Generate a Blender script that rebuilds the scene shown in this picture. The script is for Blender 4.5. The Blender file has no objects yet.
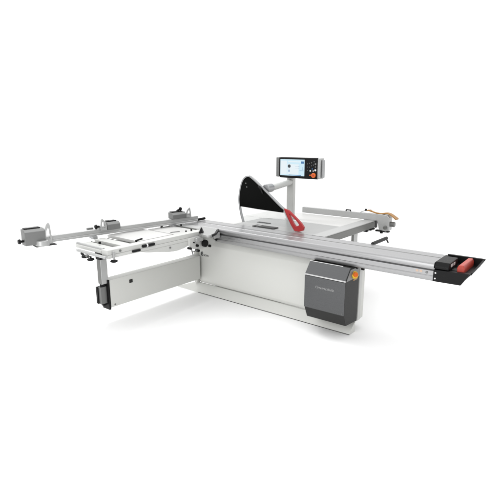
import bpy, bmesh, math, random
from mathutils import Vector, Matrix
random.seed(4)
S = bpy.context.scene
COL = S.collection

# ------------------------------------------------------------------ materials
def mat(name, col, rough=.4, metal=0., noise=0., nscale=(30, 30, 30), bump=0., coat=0., spec=.5, emit=None, estr=0.):
    if not name.startswith('floor'): col = tuple(c*.85 for c in col)
    m = bpy.data.materials.new(name); m.use_nodes = True
    nt = m.node_tree; b = nt.nodes['Principled BSDF']
    b.inputs['Base Color'].default_value = (*col, 1)
    b.inputs['Roughness'].default_value = rough
    b.inputs['Metallic'].default_value = metal
    b.inputs['Coat Weight'].default_value = coat
    b.inputs['Specular IOR Level'].default_value = spec
    if emit:
        b.inputs['Emission Color'].default_value = (*emit, 1); b.inputs['Emission Strength'].default_value = estr
    tc = nt.nodes.new('ShaderNodeTexCoord'); mp = nt.nodes.new('ShaderNodeMapping')
    mp.inputs['Scale'].default_value = nscale
    nz = nt.nodes.new('ShaderNodeTexNoise'); nz.inputs['Scale'].default_value = 1; nz.inputs['Detail'].default_value = 6
    nt.links.new(tc.outputs['Object'], mp.inputs['Vector']); nt.links.new(mp.outputs['Vector'], nz.inputs['Vector'])
    if noise:
        mr = nt.nodes.new('ShaderNodeMapRange')
        mr.inputs['To Min'].default_value = max(.02, rough-noise); mr.inputs['To Max'].default_value = min(1, rough+noise)
        nt.links.new(nz.outputs['Fac'], mr.inputs['Value']); nt.links.new(mr.outputs['Result'], b.inputs['Roughness'])
        mx = nt.nodes.new('ShaderNodeMix'); mx.data_type = 'RGBA'
        mx.inputs['A'].default_value = (*[c*(1-noise*.5) for c in col], 1); mx.inputs['B'].default_value = (*[min(1, c*(1+noise*.35)) for c in col], 1)
        nt.links.new(nz.outputs['Fac'], mx.inputs['Factor']); nt.links.new(mx.outputs['Result'], b.inputs['Base Color'])
    if bump:
        bp = nt.nodes.new('ShaderNodeBump'); bp.inputs['Strength'].default_value = bump; bp.inputs['Distance'].default_value = .002
        nt.links.new(nz.outputs['Fac'], bp.inputs['Height']); nt.links.new(bp.outputs['Normal'], b.inputs['Normal'])
    return m

M = dict(
    floor=mat('floor_white', (.93, .93, .93), .85, noise=.01, nscale=(2, 2, 2), spec=.1),
    white=mat('white_paint', (.69, .695, .665), .45, noise=.04, nscale=(140, 140, 140), bump=.06, spec=.4),
    frame=mat('frame_paint', (.60, .605, .585), .45, noise=.05, nscale=(140, 140, 140), bump=.06, spec=.4),
    white2=mat('off_white_panel', (.60, .605, .585), .45, noise=.04, nscale=(90, 90, 90), bump=.05, spec=.4),
    laminate=mat('pale_laminate', (.60, .60, .588), .38, noise=.05, nscale=(60, 60, 60), spec=.4),
    rail=mat('anodised_aluminium', (.42, .42, .425), .34, .8, noise=.2, nscale=(1.2, 130, 130), bump=.10),
    alu=mat('brushed_aluminium', (.42, .425, .43), .38, .7, noise=.12, nscale=(90, 1.5, 90), bump=.10),
    aluz=mat('post_aluminium', (.50, .505, .50), .42, .55, noise=.1, nscale=(90, 90, 2), bump=.05),
    alulight=mat('satin_aluminium', (.50, .505, .50), .40, .5, noise=.1, nscale=(60, 60, 60), bump=.05),
    cast=mat('ground_cast_iron', (.40, .405, .40), .36, .55, noise=.12, nscale=(3, 160, 30), bump=.05),
    darkalu=mat('dark_bar_metal', (.17, .172, .165), .42, .4, noise=.1, nscale=(90, 3, 90)),
    steel=mat('brushed_grey_steel', (.115, .117, .12), .24, .92, noise=.16, nscale=(2, 60, 220), bump=.06),
    highlight=mat('highlight_metal', (.70, .70, .70), .2, .9, noise=.05),  # bright strips that draw the bevel highlight on the control box
    charcoal=mat('charcoal_paint', (.026, .026, .0255), .5, noise=.1, nscale=(200, 200, 200), bump=.1, spec=.2),
    satin=mat('satin_letter', (.34,.34,.34), .4, .3),
    black=mat('black_plastic', (.007, .007, .0075), .42, noise=.12, nscale=(200, 200, 200), bump=.15, spec=.16),
    blackm=mat('matt_black', (.02, .02, .02), .7, noise=.1, nscale=(80, 80, 80), spec=.2),
    zinc=mat('grey_cast_housing', (.21, .213, .21), .45, .45, noise=.14, nscale=(200, 200, 200), bump=.15),
    red=mat('red_plastic', (.42, .018, .02), .38, noise=.1, nscale=(70, 70, 70), bump=.05),
    redhandle=mat('red_grip', (.50, .05, .03), .42, noise=.12, nscale=(70, 70, 70), bump=.1),
    orange=mat('orange_plastic', (.78, .15, .015), .4, noise=.08),
    yellow=mat('yellow_plastic', (.92, .62, .05), .4, noise=.08),
    wood=mat('ochre_plastic', (.40, .19, .035), .42, noise=.25, nscale=(30, 60, 30), bump=.1),
    screen=mat('screen_light', (.02, .02, .02), .3, spec=.1, emit=(.60, .80, .90), estr=.86),
    bluebar=mat('screen_blue', (.02, .02, .02), .3, spec=.1, emit=(.07, .20, .42), estr=.86),
    screenwhite=mat('screen_white', (.02, .02, .02), .3, spec=.1, emit=(.78, .86, .90), estr=.86),
    screendark=mat('screen_dark', (.03, .04, .05), .3),
    labelwhite=mat('label_white', (.80, .80, .80), .4),
    inkgrey=mat('ink_dark', (.05, .05, .055), .5),
    stickerorange=mat('sticker_orange', (.60, .44, .34), .5),
    rubber=mat('dark_glass', (.003, .0033, .003), .25, noise=.02, spec=.06),
)
# clear polycarbonate
g = bpy.data.materials.new('clear_polycarbonate'); g.use_nodes = True
nt = g.node_tree; nt.nodes.clear()
o_ = nt.nodes.new('ShaderNodeOutputMaterial'); mx = nt.nodes.new('ShaderNodeMixShader'); tr = nt.nodes.new('ShaderNodeBsdfTransparent')
gl = nt.nodes.new('ShaderNodeBsdfGlossy'); gl.inputs['Roughness'].default_value = .08
tr.inputs['Color'].default_value = (.965, .97, .97, 1)
mx.inputs[0].default_value = .05
nt.links.new(tr.outputs[0], mx.inputs[1]); nt.links.new(gl.outputs[0], mx.inputs[2]); nt.links.new(mx.outputs[0], o_.inputs[0])
M['clear'] = g

# ------------------------------------------------------------------ mesh helpers
class MB:
    def __init__(s): s.bm = bmesh.new()
    def box(s, x0, x1, y0, y1, z0, z1, mt=None):
        vs = [s.bm.verts.new(p) for p in ((x0,y0,z0),(x1,y0,z0),(x1,y1,z0),(x0,y1,z0),(x0,y0,z1),(x1,y0,z1),(x1,y1,z1),(x0,y1,z1))]
        for f in ((3,2,1,0),(4,5,6,7),(0,1,5,4),(1,2,6,5),(2,3,7,6),(3,0,4,7)): s.bm.faces.new([vs[i] for i in f])
        if mt:
            for v in vs: v.co = mt @ v.co
        return s
    def prism(s, pts, ax, a, b, top=None):
        # polygon pts in the plane across axis ax, from a to b (top: other polygon at b)
        def P(p, t):
            if ax == 'x': return (t, p[0], p[1])
            if ax == 'y': return (p[0], t, p[1])
            return (p[0], p[1], t)
        A = [s.bm.verts.new(P(p, a)) for p in pts]; B = [s.bm.verts.new(P(p, b)) for p in (top or pts)]
        n = len(pts)
        s.bm.faces.new(A[::-1]); s.bm.faces.new(B)
        for i in range(n): s.bm.faces.new((A[i], A[(i+1) % n], B[(i+1) % n], B[i]))
        return s
    def cyl(s, p, q, r, r2=None, n=28):
        p, q = Vector(p), Vector(q); d = (q-p)
        r2 = r if r2 is None else r2
        R = d.to_track_quat('Z', 'Y').to_matrix()
        A = []; B = []
        for i in range(n):
            a = 2*math.pi*i/n; c = Vector((math.cos(a), math.sin(a), 0))
            A.append(s.bm.verts.new(p+R @ (c*r))); B.append(s.bm.verts.new(q+R @ (c*r2)))
        s.bm.faces.new(A[::-1]); s.bm.faces.new(B)
        for i in range(n): s.bm.faces.new((A[i], A[(i+1) % n], B[(i+1) % n], B[i]))
        return s
    def ball(s, c, r, sc=(1, 1, 1)):
        m = Matrix.Translation(c) @ Matrix.Diagonal((*sc, 1))
        bmesh.ops.create_uvsphere(s.bm, u_segments=20, v_segments=12, radius=r, matrix=m); return s
    def ribbon(s, pts, w, ax, a, b):
        # closed strip of width w following an open outline in the plane across ax
        n = len(pts); L = []; Rr = []
        for i, p in enumerate(pts):
            p0 = Vector(pts[max(0, i-1)]); p1 = Vector(pts[min(n-1, i+1)]); d = (p1-p0).normalized(); nn = Vector((-d.y, d.x))
            L.append(tuple(Vector(p)+nn*w/2)); Rr.append(tuple(Vector(p)-nn*w/2))
        def P(p, t):
            return (t, p[0], p[1]) if ax == 'x' else (p[0], t, p[1]) if ax == 'y' else (p[0], p[1], t)
        V = [[s.bm.verts.new(P(l, a)), s.bm.verts.new(P(r, a)), s.bm.verts.new(P(r, b)), s.bm.verts.new(P(l, b))] for l, r in zip(L, Rr)]
        for u, v in zip(V, V[1:]):
            for k in range(4): s.bm.faces.new((u[k], u[(k+1) % 4], v[(k+1) % 4], v[k]))
        s.bm.faces.new(V[0][::-1]); s.bm.faces.new(V[-1]); return s
    def tube(s, pts, r, n=14):
        # smooth tube with rounded joints
        for a, b in zip(pts, pts[1:]): s.cyl(a, b, r, n=n)
        for p in pts: s.ball(p, r)
        return s
    def build(s, name, m, parent=None, bevel=0., seg=2, label=None, smooth=True):
        bmesh.ops.recalc_face_normals(s.bm, faces=s.bm.faces)
        me = bpy.data.meshes.new(name); s.bm.to_mesh(me); s.bm.free()
        o = bpy.data.objects.new(name, me); COL.objects.link(o)
        me.materials.append(M[m] if isinstance(m, str) else m)
        if smooth:
            for p in me.polygons: p.use_smooth = True
            try: me.set_sharp_from_angle(angle=math.radians(32))
            except Exception: pass
        if bevel:
            md = o.modifiers.new('bevel', 'BEVEL'); md.width = bevel; md.segments = seg; md.limit_method = 'ANGLE'; md.angle_limit = math.radians(32)
            md.harden_normals = True
        if parent: o.parent = parent
        if label: o['label'] = label
        return o

def smoothpath(pts, n=8):
    out = []
    P = [Vector(p) for p in pts]; P = [P[0]*2-P[1]]+P+[P[-1]*2-P[-2]]
    for i in range(1, len(P)-2):
        for k in range(n):
            t = k/n
            out.append(tuple(.5*((2*P[i])+(-P[i-1]+P[i+1])*t+(2*P[i-1]-5*P[i]+4*P[i+1]-P[i+2])*t*t+(-P[i-1]+3*P[i]-3*P[i+1]+P[i+2])*t**3)))
    out.append(tuple(P[-2])); return out

def text(name, s, size, mt, m, parent, ext=.0008, shear=0., sx=1.):
    cu = bpy.data.curves.new(name, 'FONT'); cu.body = s; cu.size = size; cu.extrude = ext; cu.shear = shear
    cu.align_x = 'CENTER'; cu.align_y = 'CENTER'
    t = bpy.data.objects.new(name+'_src', cu); COL.objects.link(t)
    bpy.context.view_layer.update()
    me = bpy.data.meshes.new_from_object(t.evaluated_get(bpy.context.evaluated_depsgraph_get()))
    bpy.data.objects.remove(t)
    me.materials.clear(); me.materials.append(M[m]); me.name = name
    me.transform(mt @ Matrix.Diagonal((sx, 1, 1, 1)))
    o = bpy.data.objects.new(name, me); COL.objects.link(o); o.parent = parent; return o

def facing(p, n):                     # frame at p whose local Z looks along n and local Y is as upright as it can be
    n = Vector(n).normalized(); up = Vector((0, 0, 1)); x = up.cross(n).normalized(); y = n.cross(x)
    return Matrix.Translation(p) @ Matrix((x, y, n)).transposed().to_4x4()

# ------------------------------------------------------------------ setting
fl = MB(); 
n = 96; c = [fl.bm.verts.new((-1+7.5*math.cos(2*math.pi*i/n), 1+7.5*math.sin(2*math.pi*i/n), 0)) for i in range(n)]; fl.bm.faces.new(c)
fo = fl.build('floor', 'floor'); fo['kind'] = 'structure'

# ------------------------------------------------------------------ the saw
saw = bpy.data.objects.new('panel_saw', None); COL.objects.link(saw)
saw['label'] = 'large white sliding table panel saw with silver carriage, control screen and black blade guard'
saw['category'] = 'panel saw'

# base cabinet --------------------------------------------------------------
b = MB()
b.prism([(.122,.100),(.118,.110),(.101,.140),(.100,.150),(.100,.618),(.106,.634),(.165,.735),(.300,.735),(.300,.104)], 'x', -1.93, .29)
base = b.build('cabinet', 'white', saw, .006, 3)
b = MB(); b.box(-1.90, -.75, .3005, .90, .02, .845)
b.build('rear_housing', 'white2', saw, .006)
b = MB()        # sloping toe plate along the floor, cut back at its left end
A = [(0,.001),(.006,.022),(.098,.1),(.120,.1),(.120,.001)]
va = [b.bm.verts.new(p) for p in ((-2.26,0,.001),(-2.245,.006,.016),(-1.99,.098,.1),(-1.99,.120,.1),(-2.26,.120,.001))]
vb = [b.bm.verts.new((.293, p[0], p[1])) for p in A]
b.bm.faces.new(va[::-1]); b.bm.faces.new(vb)
for i in range(5): b.bm.faces.new((va[i], va[(i+1)%5], vb[(i+1)%5], vb[i]))
pl = b.build('plinth', 'white', saw, .002)
b = MB(); b.box(-1.86,.2925,-.003,-.0005,.0008,.006); b.build('floor_gap_shade', 'charcoal', pl)  # dark strip painted in as the shaded gap under the plinth
b = MB(); b.box(-1.99, -1.934, .06, .16, .1005, .52)
piv = b.build('pivot_column', 'white', saw, .012, 3)
# crest and name on the cabinet
b = MB(); ring = [(-1.868+.015*math.cos(a), .500+.023*math.sin(a)) for a in [math.radians(40+28*k) for k in range(11)]]
b.ribbon(ring, .012, 'y', .0955, .0995); b.cyl((-1.864,.0965,.500),(-1.864,.0995,.500),.008)
b.build('emblem', 'inkgrey', base)
text('lettering', 'scm', .052, facing((-1.800,.098,.489), (0,-1,0)), 'inkgrey', base, sx=1.1)

# control box ---------------------------------------------------------------
prof = [(-.200,.615),(-.108,.727),(.098,.727),(.098,.130),(-.145,.150),(-.198,.268)]
b = MB(); b.prism(prof, 'x', -.128, .316)
cb = b.build('control_box', 'charcoal', saw, .005, 3, label='charcoal side and underside')
b = MB(); b.prism([(-.2035,.272),(-.2035,.606),(-.199,.606),(-.199,.272)], 'x', -.130, .3165)
b.build('front_panel', 'steel', cb, .0015)
b = MB(); b.prism([(-.2010,.624),(-.1095,.7345),(-.1040,.7300),(-.1955,.6195)], 'x', -.128, .3165)
b.build('sloping_panel', 'steel', cb, .0015)
b = MB(); b.prism([(-.2055,.612),(-.206,.617),(-.201,.6245),(-.1975,.6225),(-.200,.612)], 'x', -.134, .319)  # added strip: the fold's specular highlight built as bright metal
b.build('edge_highlight', 'highlight', cb, .001)
b = MB(); b.prism([(-.1115,.734),(-.1085,.738),(-.10,.738),(-.10,.733)], 'x', -.130, .24)  # added strip: highlight along the top edge, likewise
b.build('edge_highlight', 'highlight', cb, .001)
b = MB(); b.prism([(-.190,.612),(-.105,.715),(.085,.715),(.095,.612)], 'x', .3165, .3235)
b.build('button_panel', 'zinc', cb, .002)
ax = Vector((.80,-.42,.40)).normalized(); e0 = Vector((.322,-.035,.648))
b = MB(); b.cyl(e0-ax*.02,e0+ax*.022,.036); es = b.build('emergency_stop', 'yellow', cb, .001)
b = MB(); b.cyl(e0+ax*.022,e0+ax*.040,.025,.021)
b.build('push_button', 'orange', es, .003)
for y, z in ((.020,.730),):
    b = MB(); b.cyl((.3165,y,z-.016),(.336,y,z-.016),.016); b.build('switch', 'black', cb, .002)
b = MB(); b.prism([(-.03,.585),(.06,.585),(.06,.6),(-.03,.6)], 'x', .3162, .3172); b.build('warning_label', 'wood', cb)
text('lettering', "l'invincibile", .038, facing((.095,-.2045,.506), (0,-1,0)), 'satin', cb, shear=.4, sx=1.28)
for x,z in ((-.105,.592),(.295,.592),(-.105,.29),(.295,.29)):
    b = MB(); b.cyl((x,-.2035,z),(x,-.2045,z),.004,n=12); b.build('screw', 'darkalu', cb)
b = MB(); b.box(.2915,.3095,.130,.190,.118,.70)
b.build('side_post', 'white2', saw, .003)
b = MB(); b.cyl((.31,.20,.705),(.345,.20,.705),.020); b.cyl((.31,.16,.668),(.338,.16,.668),.014)
b.build('cable_gland', 'black', saw, .003)

# sliding carriage ----------------------------------------------------------
X0, X1 = -2.25, 1.064
prof = [(-.050,.893),(-.044,.9),(.100,.9),(.104,.895),(.110,.895),(.114,.9),(.300,.9),(.311,.893),(.311,.735),(-.020,.730),(-.046,.735),
        (-.052,.748),(-.052,.772),(-.049,.774),(-.049,.780),(-.055,.784),(-.055,.826),(-.028,.834),(-.028,.846),(-.058,.852),(-.060,.872)]
b = MB(); b.prism(prof, 'x', X0, X1)
rail = b.build('sliding_carriage', 'rail', saw, .0015)
b = MB(); b.box(X0-.012, X0-.0005, -.055, .315, .735, .902); b.build('end_plate', 'black', rail, .004)
b = MB(); b.prism([(.150,.9006),(.160,.9012),(.166,.9006)], 'x', X0+.02, X1-.01); b.build('edge_line', 'darkalu', rail)
for x, m_ in ((.925,'stickerorange'),(.958,'stickerorange')):
    b = MB(); b.prism([(x-.011,.799),(x+.011,.799),(x+.011,.819),(x-.011,.819)], 'y', -.0562, -.0555); b.build('sticker', m_, rail)
b = MB(); b.cyl((1.008,-.0550,.806),(1.008,-.060,.806),.011); b.build('bolt', 'zinc', rail, .001)
# handle on the far end of the carriage
b = MB(); b.tube([(-2.02,.19,.918),(-2.00,.29,.924)], .016); b.build('grip', 'black', rail)
# guide beam beneath the carriage on the cabinet
b = MB(); b.box(-1.9,.22,.302,.318,.74,.86); b.build('guide_beam', 'alu', saw, .003)
# rod handle on the far side of the carriage
b = MB(); b.tube([(.345,.315,.902),(.345,.66,.902)], .019); b.tube([(.345,.655,.902),(.375,.640,.865)], .008)
b.build('rod_handle', 'charcoal', saw)

# end cap with red grip
cap = MB()
cap.prism([(X1+.001,.738),(1.290,.742),(1.352,.850),(X1+.001,.840)], 'y', -.062, -.020)           # near wall
cap.prism([(X1+.001,.745),(1.290,.750),(1.352,.838),(X1+.001,.828)], 'y', -.0195, .329)            # tray
cap.prism([(X1+.001,.800),(1.340,.830),(1.380,.893),(1.378,.901),(X1+.001,.901)], 'y', .3295, .3600)   # far wall
lip0 = [(1.352,.8295),(1.3545,.8295),(1.366,.852),(1.352,.852)]; lip1 = [(1.340,.8295),(1.345,.8295),(1.382,.893),(1.366,.8995)]
cap.prism(lip0, 'y', -.0190, .3290, top=lip1)
capo = cap.build('end_cap', 'black', saw, .005, 3)
b = MB(); b.prism([(-.055,.8485),(-.055,.872),(-.030,.908),(.215,.910),(.225,.90),(.225,.8265),(-.015,.8265),(-.015,.8485)], 'x', X1+.002, 1.185, )
b.build('raised_cover', 'black', capo, .006, 3)
b = MB(); b.prism([(.005,.868),(.055,.868),(.055,.893),(.005,.893)], 'x', 1.1855, 1.1885); b.prism([(.075,.868),(.125,.868),(.125,.893),(.075,.893)], 'x', 1.1855, 1.1885)
b.build('switch_label', 'labelwhite', capo)
b = MB()
pr = [(1.225,.828),(1.222,.862),(1.232,.882),(1.262,.884),(1.272,.862),(1.270,.828)]
b.prism([(1.248+(x-1.248)*1.25+.022,.83+(z-.828)*1.3) for x,z in pr], 'y', -.012, .305); b.build('red_grip', 'redhandle', capo, .007, 4)
b = MB(); b.box(1.19,1.255,.01,.10,.838,.846); b.build('lever', 'charcoal', capo, .004)
for z in (.765,.815):
    b = MB(); b.cyl((1.083,-.062,z),(1.083,-.0645,z),.007); b.build('screw', 'labelwhite', capo)
b = MB(); b.box(1.066,1.09,.235,.275,.868,.905); b.build('latch', 'blackm', capo, .004)

# tables ---------------------------------------------------------------------
b = MB(); b.prism([(-1.507,.322),(-.375,.322),(-.375,.985),(-1.25,.985),(-1.507,.905)], 'z', .845, .8985)
cast = b.build('cast_iron_table', 'cast', saw, .002)
b = MB(); b.box(-1.225,-.905,.328,.435,.8987,.909)
b.build('blade_insert', 'charcoal', cast, .002)
b = MB(); b.box(-1.36,-1.17,.600,.650,.8987,.9025); b.build('slot_cover', 'charcoal', cast, .001)
b = MB(); b.box(-1.163,-1.145,.326,.437,.9091,.9105); b.build('insert_bridge', 'alulight', cast)
b = MB(); b.prism([(-2.16,.322),(-1.511,.322),(-1.511,.93),(-2.14,.90),(-2.16,.88)], 'z', .865, .8985)
b.build('outfeed_table', 'laminate', saw, .003)
b = MB(); b.prism([(-1.72,.989),(-.375,.989),(-.375,1.83),(-1.72,1.83)] if 0 else [(-1.82,.934),(-1.509,.934),(-1.27,.989),(-.375,.989),(-.375,1.645),(-1.82,1.60)], 'z', .865, .8990)
b.build('rip_table', 'laminate', saw, .003)
b = MB(); b.box(-.3745,-.218,.33,1.72,.889,.9005); b.build('table_edge', 'alulight', saw, .004, 3)
b = MB(); b.box(-.372,-.215,.33,1.735,.806,.8885); b.build('fence_rail', 'darkalu', saw, .006, 3)
for y in (1.40,1.52,1.60):
    b = MB(); b.box(-.26,-.205,y,y+.05,.786,.8055); b.build('rail_clamp', 'black', saw, .003)
b = MB(); b.box(-.2145,-.2115,1.665,1.737,.80,.895); b.build('rail_end_cap', 'black', saw, .001)
b = MB(); b.box(-.385,-.345,1.33,1.44,.02,.7995); b.box(-.40,-.33,1.30,1.47,.001,.0195)
b.build('table_leg', 'aluz', saw, .004)

# rip fence ------------------------------------------------------------------
b = MB(); b.box(-1.345,-.16,1.665,1.715,.9015,.985)
rf = b.build('rip_fence', 'alulight', saw, .003)
b = MB(); b.prism([(-.180,.905),(-.180,.985),(-.160,.995),(-.045,.985),(-.015,.955),(-.015,.79),(-.06,.775),(-.150,.79)], 'y', 1.640, 1.740)
b.build('fence_bracket', 'alulight', rf, .006, 3)
b = MB(); b.cyl((-.0145,1.69,.87),(.040,1.69,.87),.034); b.cyl((-.06,1.60,.83),(-.06,1.6395,.83),.022)
b.build('clamp_knob', 'darkalu', rf, .004)
b = MB(); b.box(-.20,-.02,1.645,1.70,.762,.782); b.cyl((-.12,1.66,.742),(-.12,1.66,.762),.02); b.build('clamp_foot', 'black', rf, .003)
b = MB(); b.tube([(-.655,1.69,.987),(-.650,1.69,1.002),(-.59,1.69,1.002),(-.585,1.69,.987)], .008); b.build('fence_lever', 'black', rf)
b = MB(); b.tube([(-.45,1.69,.985),(-.375,1.69,1.02)], .006); b.build('fence_lever', 'alulight', rf)
b = MB(); b.ball((-.366,1.69,1.026), .016); b.build('lever_ball', 'black', rf)

# push stick on the fence end ---------------------------------------------------
st = MB()
Zp = [(-.400,1.69,1.004),(-.375,1.69,1.020),(-.330,1.69,1.026),(-.290,1.69,1.012),(-.24,1.69,.998),(-.17,1.69,.994),(-.10,1.69,.996),(-.05,1.69,.992)]
pth = smoothpath([(-.345,1.020),(-.315,1.026),(-.275,1.012),(-.22,.999),(-.15,.996),(-.08,1.008),(-.03,1.002),(.02,.975),(.068,.942)], 6)
def stick(pth):
    n = len(pth); ws = [.012+.016*math.sin(math.pi*min(1, i/n*3.6+.1)) if i < n/4 else .012+.030*max(0, (i/n-.4))*1.7 for i in range(n)]
    V = []
    for (x, z), w in zip(pth, ws):
        V.append([st.bm.verts.new((x, 1.690-1.25*w, z-.008)), st.bm.verts.new((x, 1.690+1.25*w, z-.008)), st.bm.verts.new((x, 1.690+1.25*w, z+.008)), st.bm.verts.new((x, 1.690-1.25*w, z+.008))])
    for u, v in zip(V, V[1:]):
        for k in range(4): st.bm.faces.new((u[k], u[(k+1)%4], v[(k+1)%4], v[k]))
    st.bm.faces.new(V[0][::-1]); st.bm.faces.new(V[-1])
stick(pth)
sto = st.build('push_stick', 'wood', None, .005, 3)
sto['label'] = 'ochre push stick with wide bent end lying on the rip fence end'; sto['category'] = 'push stick'
b = MB(); b.prism([(-.315+.016*math.cos(a), 1.690+.013*math.sin(a)) for a in [2*math.pi*k/16 for k in range(16)]], 'z', 1.0335, 1.0352); b.build('hole', 'labelwhite', sto)

# blade guard ------------------------------------------------------------------
rim = smoothpath([(-1.421,.922),(-1.462,1.045),(-1.486,1.195),(-1.470,1.322),(-1.437,1.423),(-1.393,1.478),(-1.338,1.500),(-1.283,1.482),(-1.160,1.400),(-1.012,1.292),(-.866,1.182),(-.79,1.135)], 6)
b = MB(); top = [p for p in rim if p[1] >= 1.108]
b.prism(top+[(-.815,1.100),(-1.19,1.108)], 'y', .388, .412)
guard = b.build('blade_guard', 'rubber', saw, .001)
b = MB(); b.prism([(-1.478,1.106),(-1.19,1.106),(-.80,1.098),(-.655,.935),(-1.40,.925),(-1.425,.935),(-1.462,1.045)], 'y', .396, .403)
b.build('clear_shield', 'clear', guard)
b = MB(); b.ribbon(rim, .019, 'y', .386, .416); b.build('guard_rim', 'alu', guard, .004)
for x, z in ((-1.371,1.413),(-1.356,1.368)):
    b = MB(); b.cyl((x,.388,z),(x,.3855,z),.008); b.build('screw', 'zinc', guard)
b = MB()                                    # red tip: frame round a triangular opening
outer = [(-.800,1.150),(-.735,1.135),(-.668,1.088),(-.612,1.046),(-.555,1.000),(-.522,.960),(-.528,.921),(-.580,.902),(-.645,.903),(-.700,.975),(-.752,1.060)]
inner = [(-.712,1.092),(-.692,1.078),(-.660,1.053),(-.630,1.028),(-.600,.998),(-.592,.985),(-.597,.975),(-.612,.968),(-.630,.962),(-.655,.990),(-.685,1.040)]
inner = [(-.646+(x+.646)*1.18-.004, 1.010+(z-1.010)*1.1) for x, z in inner]
for y in (0,):
    n = len(outer); ring = []
    for t in (.384,.412):
        ring.append([b.bm.verts.new((p[0],t,p[1])) for p in outer]); ring.append([b.bm.verts.new((p[0],t,p[1])) for p in inner])
    o0,i0,o1,i1 = ring
    for k in range(n):
        j = (k+1)%n
        b.bm.faces.new((o0[k],o0[j],i0[j],i0[k])); b.bm.faces.new((o1[k],i1[k],i1[j],o1[j]))
        b.bm.faces.new((o0[k],o1[k],o1[j],o0[j])); b.bm.faces.new((i0[k],i0[j],i1[j],i1[k]))
b.build('red_tip', 'red', guard, .003)
b = MB(); b.ribbon([(-.795,1.128),(-.752,1.050),(-.700,.965),(-.655,.905)], .014, 'y', .378, .3835); b.build('tip_edge', 'alulight', guard)

# guard arm, post and screen ----------------------------------------------------
b = MB(); b.box(-1.210,-1.110,1.05,1.105,.9095,1.62); b.box(-1.22,-1.085,1.02,1.14,.8995,.909)
post = b.build('post', 'white2', saw, .008, 3)
b = MB(); b.cyl((-1.155,1.06,1.395),(-1.125,.56,1.352),.038)
arm = b.build('guard_arm', 'white2', saw, .003)
b = MB(); b.cyl((-1.105,.555,1.362),(-1.098,.43,1.360),.052); b.build('hinge', 'alu', arm, .006)
b = MB(); b.tube([(-1.160,.375,1.382),(-1.13,.375,1.358)], .013); b.tube([(-1.13,.375,1.358),(-1.105,.375,1.310)], .008); b.cyl((-1.13,.375,1.356),(-1.125,.44,1.350),.016)
b.build('hinge_clamp', 'black', arm)
b = MB(); b.tube([(-1.225,1.0,1.395),(-1.20,1.02,1.352),(-1.185,1.045,1.35)], .007); b.build('cable', 'black', arm)

scr = MB(); scr.box(-1.290,-.712,.985,1.035,1.452,1.716)
mon = scr.build('control_screen', 'black', saw, .014, 4)
b = MB(); b.box(-1.338,-1.2915,.978,1.030,1.462,1.714); b.build('side_grip', 'zinc', mon, .008, 3)
b = MB(); b.box(-.7115,-.672,.975,1.06,1.462,1.712); b.build('side_frame', 'alulight', mon, .006, 3)
b = MB(); b.box(-.668,-.648,1.0,1.05,1.475,1.690); b.build('side_rail', 'alu', mon, .004)
b = MB(); b.box(-1.24,-.80,1.036,1.048,1.47,1.69); b.build('rear_housing', 'zinc', mon, .01)
b = MB(); b.box(-1.272,-.905,.9825,.9848,1.484,1.690); sc = b.build('display', 'screen', mon)
def ui(x0,x1,z0,z1,m,y=.9822): 
    b = MB(); b.box(x0,x1,y-.0005,y,z0,z1); b.build('screen_field', m, sc)
ui(-1.268,-1.17,1.50,1.672,'screenwhite'); ui(-1.16,-.99,1.50,1.63,'screenwhite')
ui(-.955,-.912,1.640,1.668,'bluebar'); ui(-1.15,-.96,1.655,1.668,'screenwhite'); ui(-1.14,-.95,1.488,1.496,'bluebar')
ui(-.975,-.915,1.55,1.553,'bluebar'); ui(-1.045,-.98,1.600,1.606,'bluebar'); ui(-1.045,-.98,1.575,1.578,'bluebar'); ui(-.93,-.925,1.56,1.60,'bluebar')
b = MB(); b.cyl((-1.133,.9815,1.604),(-1.133,.9808,1.604),.022); b.build('screen_dial', 'screendark', sc)
b = MB(); b.cyl((-1.135,.9815,1.542),(-1.135,.9808,1.542),.010); b.box(-1.138,-1.132,.9808,.9815,1.55,1.572); b.build('screen_icon', 'bluebar', sc)
b = MB(); b.cyl((-.763,.985,1.502),(-.763,.960,1.502),.030); kb = b.build('control_knob', 'orange', mon, .005)
b = MB(); b.cyl((-.763,.9595,1.502),(-.763,.957,1.502),.012); b.build('knob_cap', 'redhandle', kb)
for x, z, m_, r in ((-.818,1.555,'screenwhite',.010),(-.818,1.50,'orange',.010),(-.745,1.565,'labelwhite',.013),(-.79,1.58,'bluebar',.007),(-.775,1.555,'labelwhite',.008),(-.745,1.640,'zinc',.012),(-.765,1.668,'zinc',.006),(-.858,1.640,'darkalu',.006),(-.858,1.60,'darkalu',.005),(-.858,1.56,'darkalu',.005),(-.83,1.60,'zinc',.005),(-.80,1.655,'darkalu',.007),(-.745,1.605,'zinc',.008),(-.775,1.628,'satin',.005),(-.83,1.648,'darkalu',.006),(-.80,1.618,'darkalu',.006)):
    b = MB(); b.cyl((x,.985,z),(x,.980,z),r,n=16); b.build('button', m_, mon, .001)

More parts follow.
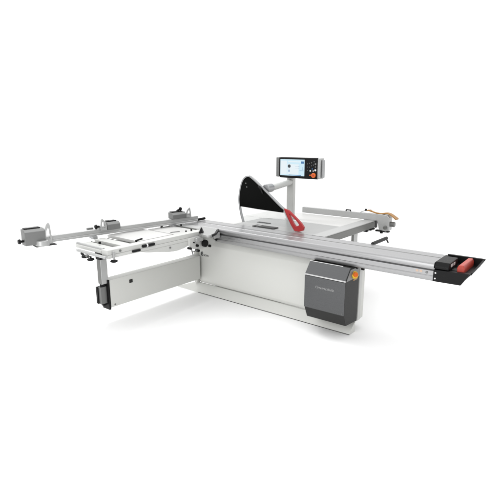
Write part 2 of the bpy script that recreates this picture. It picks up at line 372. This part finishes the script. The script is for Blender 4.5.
# swing arm -----------------------------------------------------------------------
b = MB(); b.box(-1.99,-1.870,-1.300,.058,.170,.478)
sa = b.build('swing_arm', 'white', saw, .004, 3)
b = MB(); b.box(-1.992,-1.868,-1.322,-1.3005,.150,.482); b.build('arm_end_frame', 'black', sa, .003)
b = MB(); b.box(-1.8695,-1.866,-1.05,-1.005,.385,.425); b.build('arm_catch', 'charcoal', sa, .002)
b = MB(); b.cyl((-1.87,-1.25,.195),(-1.866,-1.25,.195),.009); b.build('bolt', 'zinc', sa)
b = MB(); b.cyl((-1.93,-.62,.160),(-1.93,-.62,.169),.016); b.build('stop_bolt', 'black', sa)
b = MB(); b.box(-1.955,-1.898,-1.395,-1.3225,.225,.412); ts = b.build('telescopic_slide', 'zinc', saw, .003)
b = MB(); b.box(-1.965,-1.957,-1.41,-1.33,.232,.415); b.box(-1.955,-1.900,-1.412,-1.396,.205,.400) if 0 else None
b.box(-1.962,-1.935,-1.409,-1.3965,.228,.415); b.box(-1.945,-1.905,-1.37,-1.33,.200,.2245); b.build('roller_housing', 'black', ts, .003)
b = MB(); b.box(-1.944,-1.902,-1.372,-1.325,.4125,.445); b.build('slide_neck', 'black', ts, .002)
b = MB(); b.box(-1.949,-1.882,-1.383,-1.303,.4455,.790)
leg = b.build('support_leg', 'alulight', saw, .005, 3)
b = MB(); b.box(-1.944,-1.887,-1.3860,-1.3835,.452,.785); b.build('leg_channel', 'darkalu', leg)
b = MB(); b.box(-1.955,-1.876,-1.390,-1.297,.715,.790); b.build('leg_clamp', 'black', leg, .003)

# crosscut frame --------------------------------------------------------------------
fr = MB()
fr.box(-1.600,-1.500,-1.543,-.10,.852,.900)
fr.box(-1.592,-1.494,-1.543,-.42,.818,.8515)
cf = fr.build('crosscut_frame', 'frame', saw, .004, 3)
b = MB(); b.prism([(-1.17,.8175),(-1.06,.792),(-.93,.772),(-.77,.742),(-.66,.735),(-.56,.745),(-.45,.775),(-.36,.8175)], 'x', -1.535, -1.497); b.build('gusset', 'frame', cf, .003)
b = MB(); b.box(-2.00,-1.50,-1.575,-1.545,.838,.848); b.box(-1.96,-1.475,-1.595,-1.5755,.834,.856); b.build('end_ledge', 'alulight', cf, .005, 3)
b = MB(); b.box(-2.05,-1.604,-1.543,-1.47,.856,.890); b.build('end_beam', 'frame', cf, .003, 3)
b = MB(); b.cyl((-2.06,-1.515,.893),(-1.60,-1.515,.893),.016); b.build('roller', 'alulight', cf)
b = MB(); b.box(-2.10,-1.604,-1.469,-.20,.826,.8345); b.build('gap_shade_sheet', 'darkalu', cf, .002)  # added dark sheet, shades the gaps of a frame open underneath
b = MB(); b.box(-2.10,-1.604,-1.462,-1.33,.845,.876); b.build('infill_panel', 'frame', cf, .003)
b = MB(); b.cyl((-2.08,-1.345,.8765),(-1.62,-1.345,.8765),.006); b.build('slot', 'darkalu', cf)
b = MB(); b.box(-2.10,-1.604,-1.295,-1.185,.850,.892); b.build('infill_panel', 'frame', cf, .003)
b = MB(); b.box(-2.145,-1.604,-1.10,-.63,.870,.9045); b.build('support_panel', 'laminate', cf, .004, 3)
b = MB(); b.box(-2.12,-1.604,-1.150,-1.112,.836,.872); b.build('cross_member', 'darkalu', cf, .003)  # cross members coloured dark so the panel gaps look shaded
b = MB(); b.box(-2.12,-1.604,-.622,-.595,.840,.865); b.build('cross_member', 'darkalu', cf, .003)
b = MB(); b.box(-2.09,-1.604,-.580,-.245,.862,.894); b.build('infill_panel', 'laminate', cf, .003)
b = MB(); b.box(-2.12,-1.604,-.230,-.205,.850,.902); b.build('cross_member', 'darkalu', cf, .003)
b = MB(); b.box(-2.10,-1.50,-.200,-.066,.852,.9015); b.build('slide_plate', 'alulight', cf, .003)
# round protractor plate
fan = smoothpath([(-1.72,-.066),(-1.67,-.13),(-1.60,-.22),(-1.50,-.31),(-1.39,-.395),(-1.30,-.44),(-1.235,-.43),(-1.235,-.36),(-1.30,-.26),(-1.38,-.15),(-1.44,-.066)], 5)
b = MB(); b.prism(fan, 'z', .882, .9055); pr_ = b.build('protractor_plate', 'cast', cf, .003)
b = MB(); b.ribbon([(-1.228,-.385),(-1.262,-.29),(-1.34,-.175),(-1.40,-.09)], .014, 'z', .884, .909); b.build('plate_rim', 'black', pr_)
b = MB(); b.prism([((-1.40)-.05,(-.372)+.03),((-1.40)-.01,(-.372)-.04),((-1.40)+.03,(-.372)-.01),((-1.40)-.01,(-.372)+.05)], 'z', .9016, .965, top=[((-1.40)-.018,(-.372)+.012),((-1.40)-.008,(-.372)-.004),((-1.40),(-.372)+.004),((-1.40)-.01,(-.372)+.016)]); b.build('pointer', 'black', cf)
# pivot bracket with knobs
b = MB()
b.prism([(-.50,.8175),(-.50,.76),(-.43,.715),(-.30,.69),(-.16,.70),(-.08,.74),(-.03,.80),(-.03,.850),(-.50,.850)], 'x', -1.497, -1.470)
br = b.build('pivot_bracket', 'white2', cf, .005)
b = MB(); b.box(-1.49,-1.40,-.16,-.064,.80,.86); b.build('clamp_block', 'alulight', br, .004)
b = MB(); b.box(-1.469,-1.43,-.42,-.32,.80,.845); b.build('clamp_block', 'alulight', br, .004)
b = MB(); b.cyl((-1.4695,-.29,.765),(-1.45,-.29,.765),.020); b.cyl((-1.45,-.29,.765),(-1.415,-.29,.765),.043); b.build('hand_knob', 'black', br, .006)
for y, z, r in ((-.39,.752,.016),(-.185,.712,.016),(-.50,.737,.014),(-.375,.690,.016),(-.35,.80,.007),(-.135,.84,.014),(-.09,.79,.018),(-.44,.795,.007),(-.07,.765,.010)):
    b = MB(); b.cyl((-1.4990,y,z),(-1.445,y,z),r,n=18); b.build('clamp_knob', 'black', br, .003)
b = MB(); b.tube([(-1.47,-.47,.715),(-1.45,-.47,.660)], .008); b.tube([(-1.46,-.47,.69),(-1.46,-.39,.698)], .006); b.build('clamp_lever', 'zinc', br)
b = MB(); b.cyl((-1.496,-.765,.79),(-1.490,-.765,.79),.010); b.build('bolt', 'zinc', cf)
b = MB(); b.cyl((-1.499,-1.40,.876),(-1.494,-1.40,.876),.012); b.build('bolt', 'zinc', cf)
# black handles and fittings on the frame
def rod(p, q, r, name='handle', m='black'):
    b = MB(); b.tube([p, q], r); b.build(name, m, cf)
rod((-1.628,-1.105,.905),(-1.655,-1.015,.905),.013)
rod((-1.496,-1.125,.872),(-1.492,-.990,.872),.015)
b = MB(); b.cyl((-1.495,-1.085,.872),(-1.4945,-1.070,.872),.0175); b.build('handle_collar','labelwhite',cf)
rod((-1.490,-1.255,.842),(-1.490,-1.175,.842),.013)
rod((-2.07,-.39,.897),(-2.09,-.36,.897),.012, 'catch'); rod((-2.05,-.385,.895),(-2.02,-.30,.900),.006, 'catch_rod', 'zinc')
rod((-1.720,-.545,.893),(-1.690,-.450,.893),.010, 'slot', 'zinc')
for x,y,z in ((-1.626,-.40,.889),(-1.923,-.20,.903),(-1.600,-.34,.9005)):
    b = MB(); b.cyl((x,y,z-.004),(x,y,z+.02),.010,n=16); b.build('pin', 'black', cf, .002)
b = MB(); b.cyl((-1.882,-1.371,.885),(-1.882,-1.371,.908),.013); b.build('pin','black',cf,.002)
K1X, K1Z, K2X, K2Z = -1.80, .808, -1.70, .796
b = MB(); b.cyl((K1X,-1.60,K1Z),(K1X,-1.60,.827),.010); b.ball((K1X,-1.60,K1Z),.028,(1.2,1.2,.6)); b.tube([(K1X-.03,-1.60,K1Z+.012),(K1X-.07,-1.59,K1Z+.02)],.013); b.build('clamp_knob','black',cf)
b = MB(); b.cyl((K2X,-1.60,K2Z),(K2X,-1.60,.827),.010); b.ball((K2X,-1.60,K2Z),.030,(1.2,1.2,.5)); b.build('clamp_knob','black',cf)
b = MB(); b.cyl(((K1X+K2X)/2+.01,-1.60,K2Z+.022),((K1X+K2X)/2-.02,-1.60,K2Z+.026),.015); b.build('clamp_knob','zinc',cf)
b = MB(); b.box(-1.4935,-1.480,-1.495,-1.475,.80,.885); b.build('guide_rod','alulight',cf,.003)
b = MB(); b.cyl((-1.487,-1.485,.790),(-1.487,-1.485,.7995),.010); b.ball((-1.487,-1.485,.790),.030,(1.2,1.2,.5)); b.build('clamp_knob','black',cf)

# crosscut fence with three flip stops ------------------------------------------------
F0 = Vector((-2.228,-1.70,0)); F1 = Vector((-1.978,.125,0)); d = (F1-F0).normalized(); L = (F1-F0).length
FM = Matrix.Translation(F0) @ Matrix((Vector((d.y,-d.x,0)), d, Vector((0,0,1)))).transposed().to_4x4()   # local x to the operator side, y along the fence
b = MB(); b.prism([(-.034,.918),(.030,.918),(.030,.936),(.027,.939),(.027,.944),(.030,.947),(.030,.982),(-.034,.982)], 'y', -.09, L)
for v in b.bm.verts: v.co = FM @ v.co
fe = b.build('crosscut_fence', 'alulight', saw, .002)
for t in (.42,1.45):
    b = MB(); b.box(-.05,.05,t,t+.05,.884,.9175)
    for v in b.bm.verts: v.co = FM @ v.co
    b.build('fence_support', 'alu', fe, .003)
b = MB(); b.box(-.062,-.0345,.40,.47,.945,1.0); 
for v in b.bm.verts: v.co = FM @ v.co
b.build('scale_lens', 'zinc', fe, .004)
b = MB(); b.box(.0,.012,.02,L-.02,.9822,.9832)
for v in b.bm.verts: v.co = FM @ v.co
b.build('measuring_tape', 'labelwhite', fe)

def stop(t, length, z0, z1, side, knob_side=None, topknob=False, low=False):
    """flip stop at distance t along the fence; side = +1 block after the fin, -1 block before it"""
    root = MB()
    a, c_ = (t+.046, t+.046+length) if side > 0 else (t-.046-length, t-.046)
    if low: a, c_ = t-.030-length, t-.030
    root.prism([(-.050,z0),(.055,z0),(.055,z1-.026),(.022,z1),(-.050,z1)], 'y', a, c_)
    for v in root.bm.verts: v.co = FM @ v.co
    st_ = root.build('flip_stop', 'zinc', saw, .005, 3)
    def sub(mb, name, m, bev=.002):
        for v in mb.bm.verts: v.co = FM @ v.co
        mb.build(name, m, st_, bev)
    m_ = MB(); m_.box(-.042,.018,a+.015,c_-.03,z1+.0005,z1+.010); sub(m_, 'display_cover', 'black')
    m_ = MB(); m_.box(-.022,.006,a+.045,a+.11,z1+.0105,z1+.012); sub(m_, 'digital_readout', 'zinc', 0)
    fb = z0 - (.0 if not low else .01); ft = z1+.048
    pts = [(t-.036,fb),(t+.040,fb),(t+.039,fb+.05),(t+.028,fb+(ft-fb)*.70),(t+.008,ft-.016),(t-.012,ft),(t-.024,ft-.02),(t-.031,fb+(ft-fb)*.5)]
    if side < 0: pts = [(2*t-y, z) for y, z in pts]
    m_ = MB(); n = len(pts); cy = t; cz = (fb+ft)/2-.01
    inn = [(cy+(y-cy)*.52, cz+(z-cz)*.55) for y, z in pts]
    R4 = [[m_.bm.verts.new((x, p[0], p[1])) for p in P_] for x in (.034,.046) for P_ in (pts, inn)]
    o0,i0,o1,i1 = R4
    for k in range(n):
        j = (k+1)%n
        m_.bm.faces.new((o0[k],o0[j],i0[j],i0[k])); m_.bm.faces.new((o1[k],i1[k],i1[j],o1[j])); m_.bm.faces.new((o0[k],o1[k],o1[j],o0[j])); m_.bm.faces.new((i0[k],i0[j],i1[j],i1[k]))
    sub(m_, 'stop_flap', 'alulight')
    m_ = MB(); m_.box(-.03,.035,t-.03,t+.03,z0,z0+.045); sub(m_, 'stop_carrier', 'alulight')
    if knob_side is not None:
        y = (a if knob_side < 0 else c_) if side > 0 and knob_side < 0 or side < 0 else c_
        y = min(a, t-.03) if knob_side < 0 else max(c_, t+.03)
        m_ = MB(); zz = z0+.045
        m_.cyl((.01,y,zz),(.01,y-.03,zz),.012); m_.cyl((.01,y-.03,zz),(.01,y-.052,zz),.026,.022); sub(m_, 'clamp_knob', 'black', .004)
    if topknob:
        m_ = MB(); yy = c_-.05
        m_.cyl((0,yy,z1),(0,yy,z1+.022),.010); m_.ball((0,yy,z1+.034),.022); m_.cyl((-.01,yy-.05,z1+.006),(-.01,yy-.02,z1+.024),.012); sub(m_, 'clamp_knob', 'black', 0)
    return st_
s1 = stop(-.042, .195, .918, 1.075, -1, -1, low=True)
b = MB(); b.prism([(-.05,.900),(.06,.900),(.06,.892),(-.05,.892)], 'y', -.17, .03); 
for v in b.bm.verts: v.co = FM @ v.co
b.build('stop_foot', 'black', s1, .003)
b = MB(); b.cyl((.045,-.105,.903),(.045,-.105,.955),.066,.060)
for v in b.bm.verts: v.co = FM @ v.co
b.build('stop_hub', 'alulight', s1, .006)
s2 = stop(.548, .150, .965, 1.050, 1, -1)
s3 = stop(1.690, .200, .985, 1.062, -1, None, True)

# ------------------------------------------------------------------ camera
cam = bpy.data.cameras.new('camera'); co = bpy.data.objects.new('camera', cam); COL.objects.link(co)
yaw, pit, f = 2.2438, .2340, 452.09
Fw = Vector((math.cos(yaw)*math.cos(pit), math.sin(yaw)*math.cos(pit), -math.sin(pit)))
co.location = (2.1598,-3.9601,1.9033); co.rotation_euler = Fw.to_track_quat('-Z','Y').to_euler()
cam.sensor_width = 36; cam.lens = 36*f/500; cam.clip_end = 300; cam.clip_start = .05
S.camera = co

# ------------------------------------------------------------------ light: white studio
w = bpy.data.worlds.new('World'); S.world = w; w.use_nodes = True
nt = w.node_tree; bg = nt.nodes['Background']; bg.inputs['Strength'].default_value = 1.
tc = nt.nodes.new('ShaderNodeTexCoord'); dp = nt.nodes.new('ShaderNodeVectorMath'); dp.operation = 'DOT_PRODUCT'
dp.inputs[1].default_value = (-.62,.78,.0)
mr = nt.nodes.new('ShaderNodeMapRange'); mr.inputs['From Min'].default_value = -.75; mr.inputs['From Max'].default_value = .25
mr.inputs['To Min'].default_value = .60; mr.inputs['To Max'].default_value = 1.06; mr.interpolation_type = 'SMOOTHSTEP'
nt.links.new(tc.outputs['Generated'], dp.inputs[0]); nt.links.new(dp.outputs['Value'], mr.inputs['Value']); nt.links.new(mr.outputs['Result'], bg.inputs['Color'])

def area(name, loc, tgt, size, power, sy=None):
    l = bpy.data.lights.new(name, 'AREA'); l.energy = power; l.size = size
    if sy: l.shape = 'RECTANGLE'; l.size_y = sy
    o = bpy.data.objects.new(name, l); COL.objects.link(o); o.location = loc
    o.rotation_euler = (Vector(tgt)-Vector(loc)).to_track_quat('-Z','Y').to_euler(); return o
area('ceiling_softbox', (-1,1,7), (-1,1.001,0), 12, 270)
area('key_softbox', (-4.2,.2,4.6), (-.2,.1,.2), 1.5, 95)
area('front_softbox', (.2,-6.6,2.6), (-.6,0,.4), 3.5, 155)

S.view_settings.view_transform = 'Standard'; S.view_settings.look = 'None'; S.view_settings.exposure = .24; S.view_settings.gamma = 1
S.render.engine = 'CYCLES'; S.cycles.max_bounces = 8
S.render.resolution_x = S.render.resolution_y = 1024
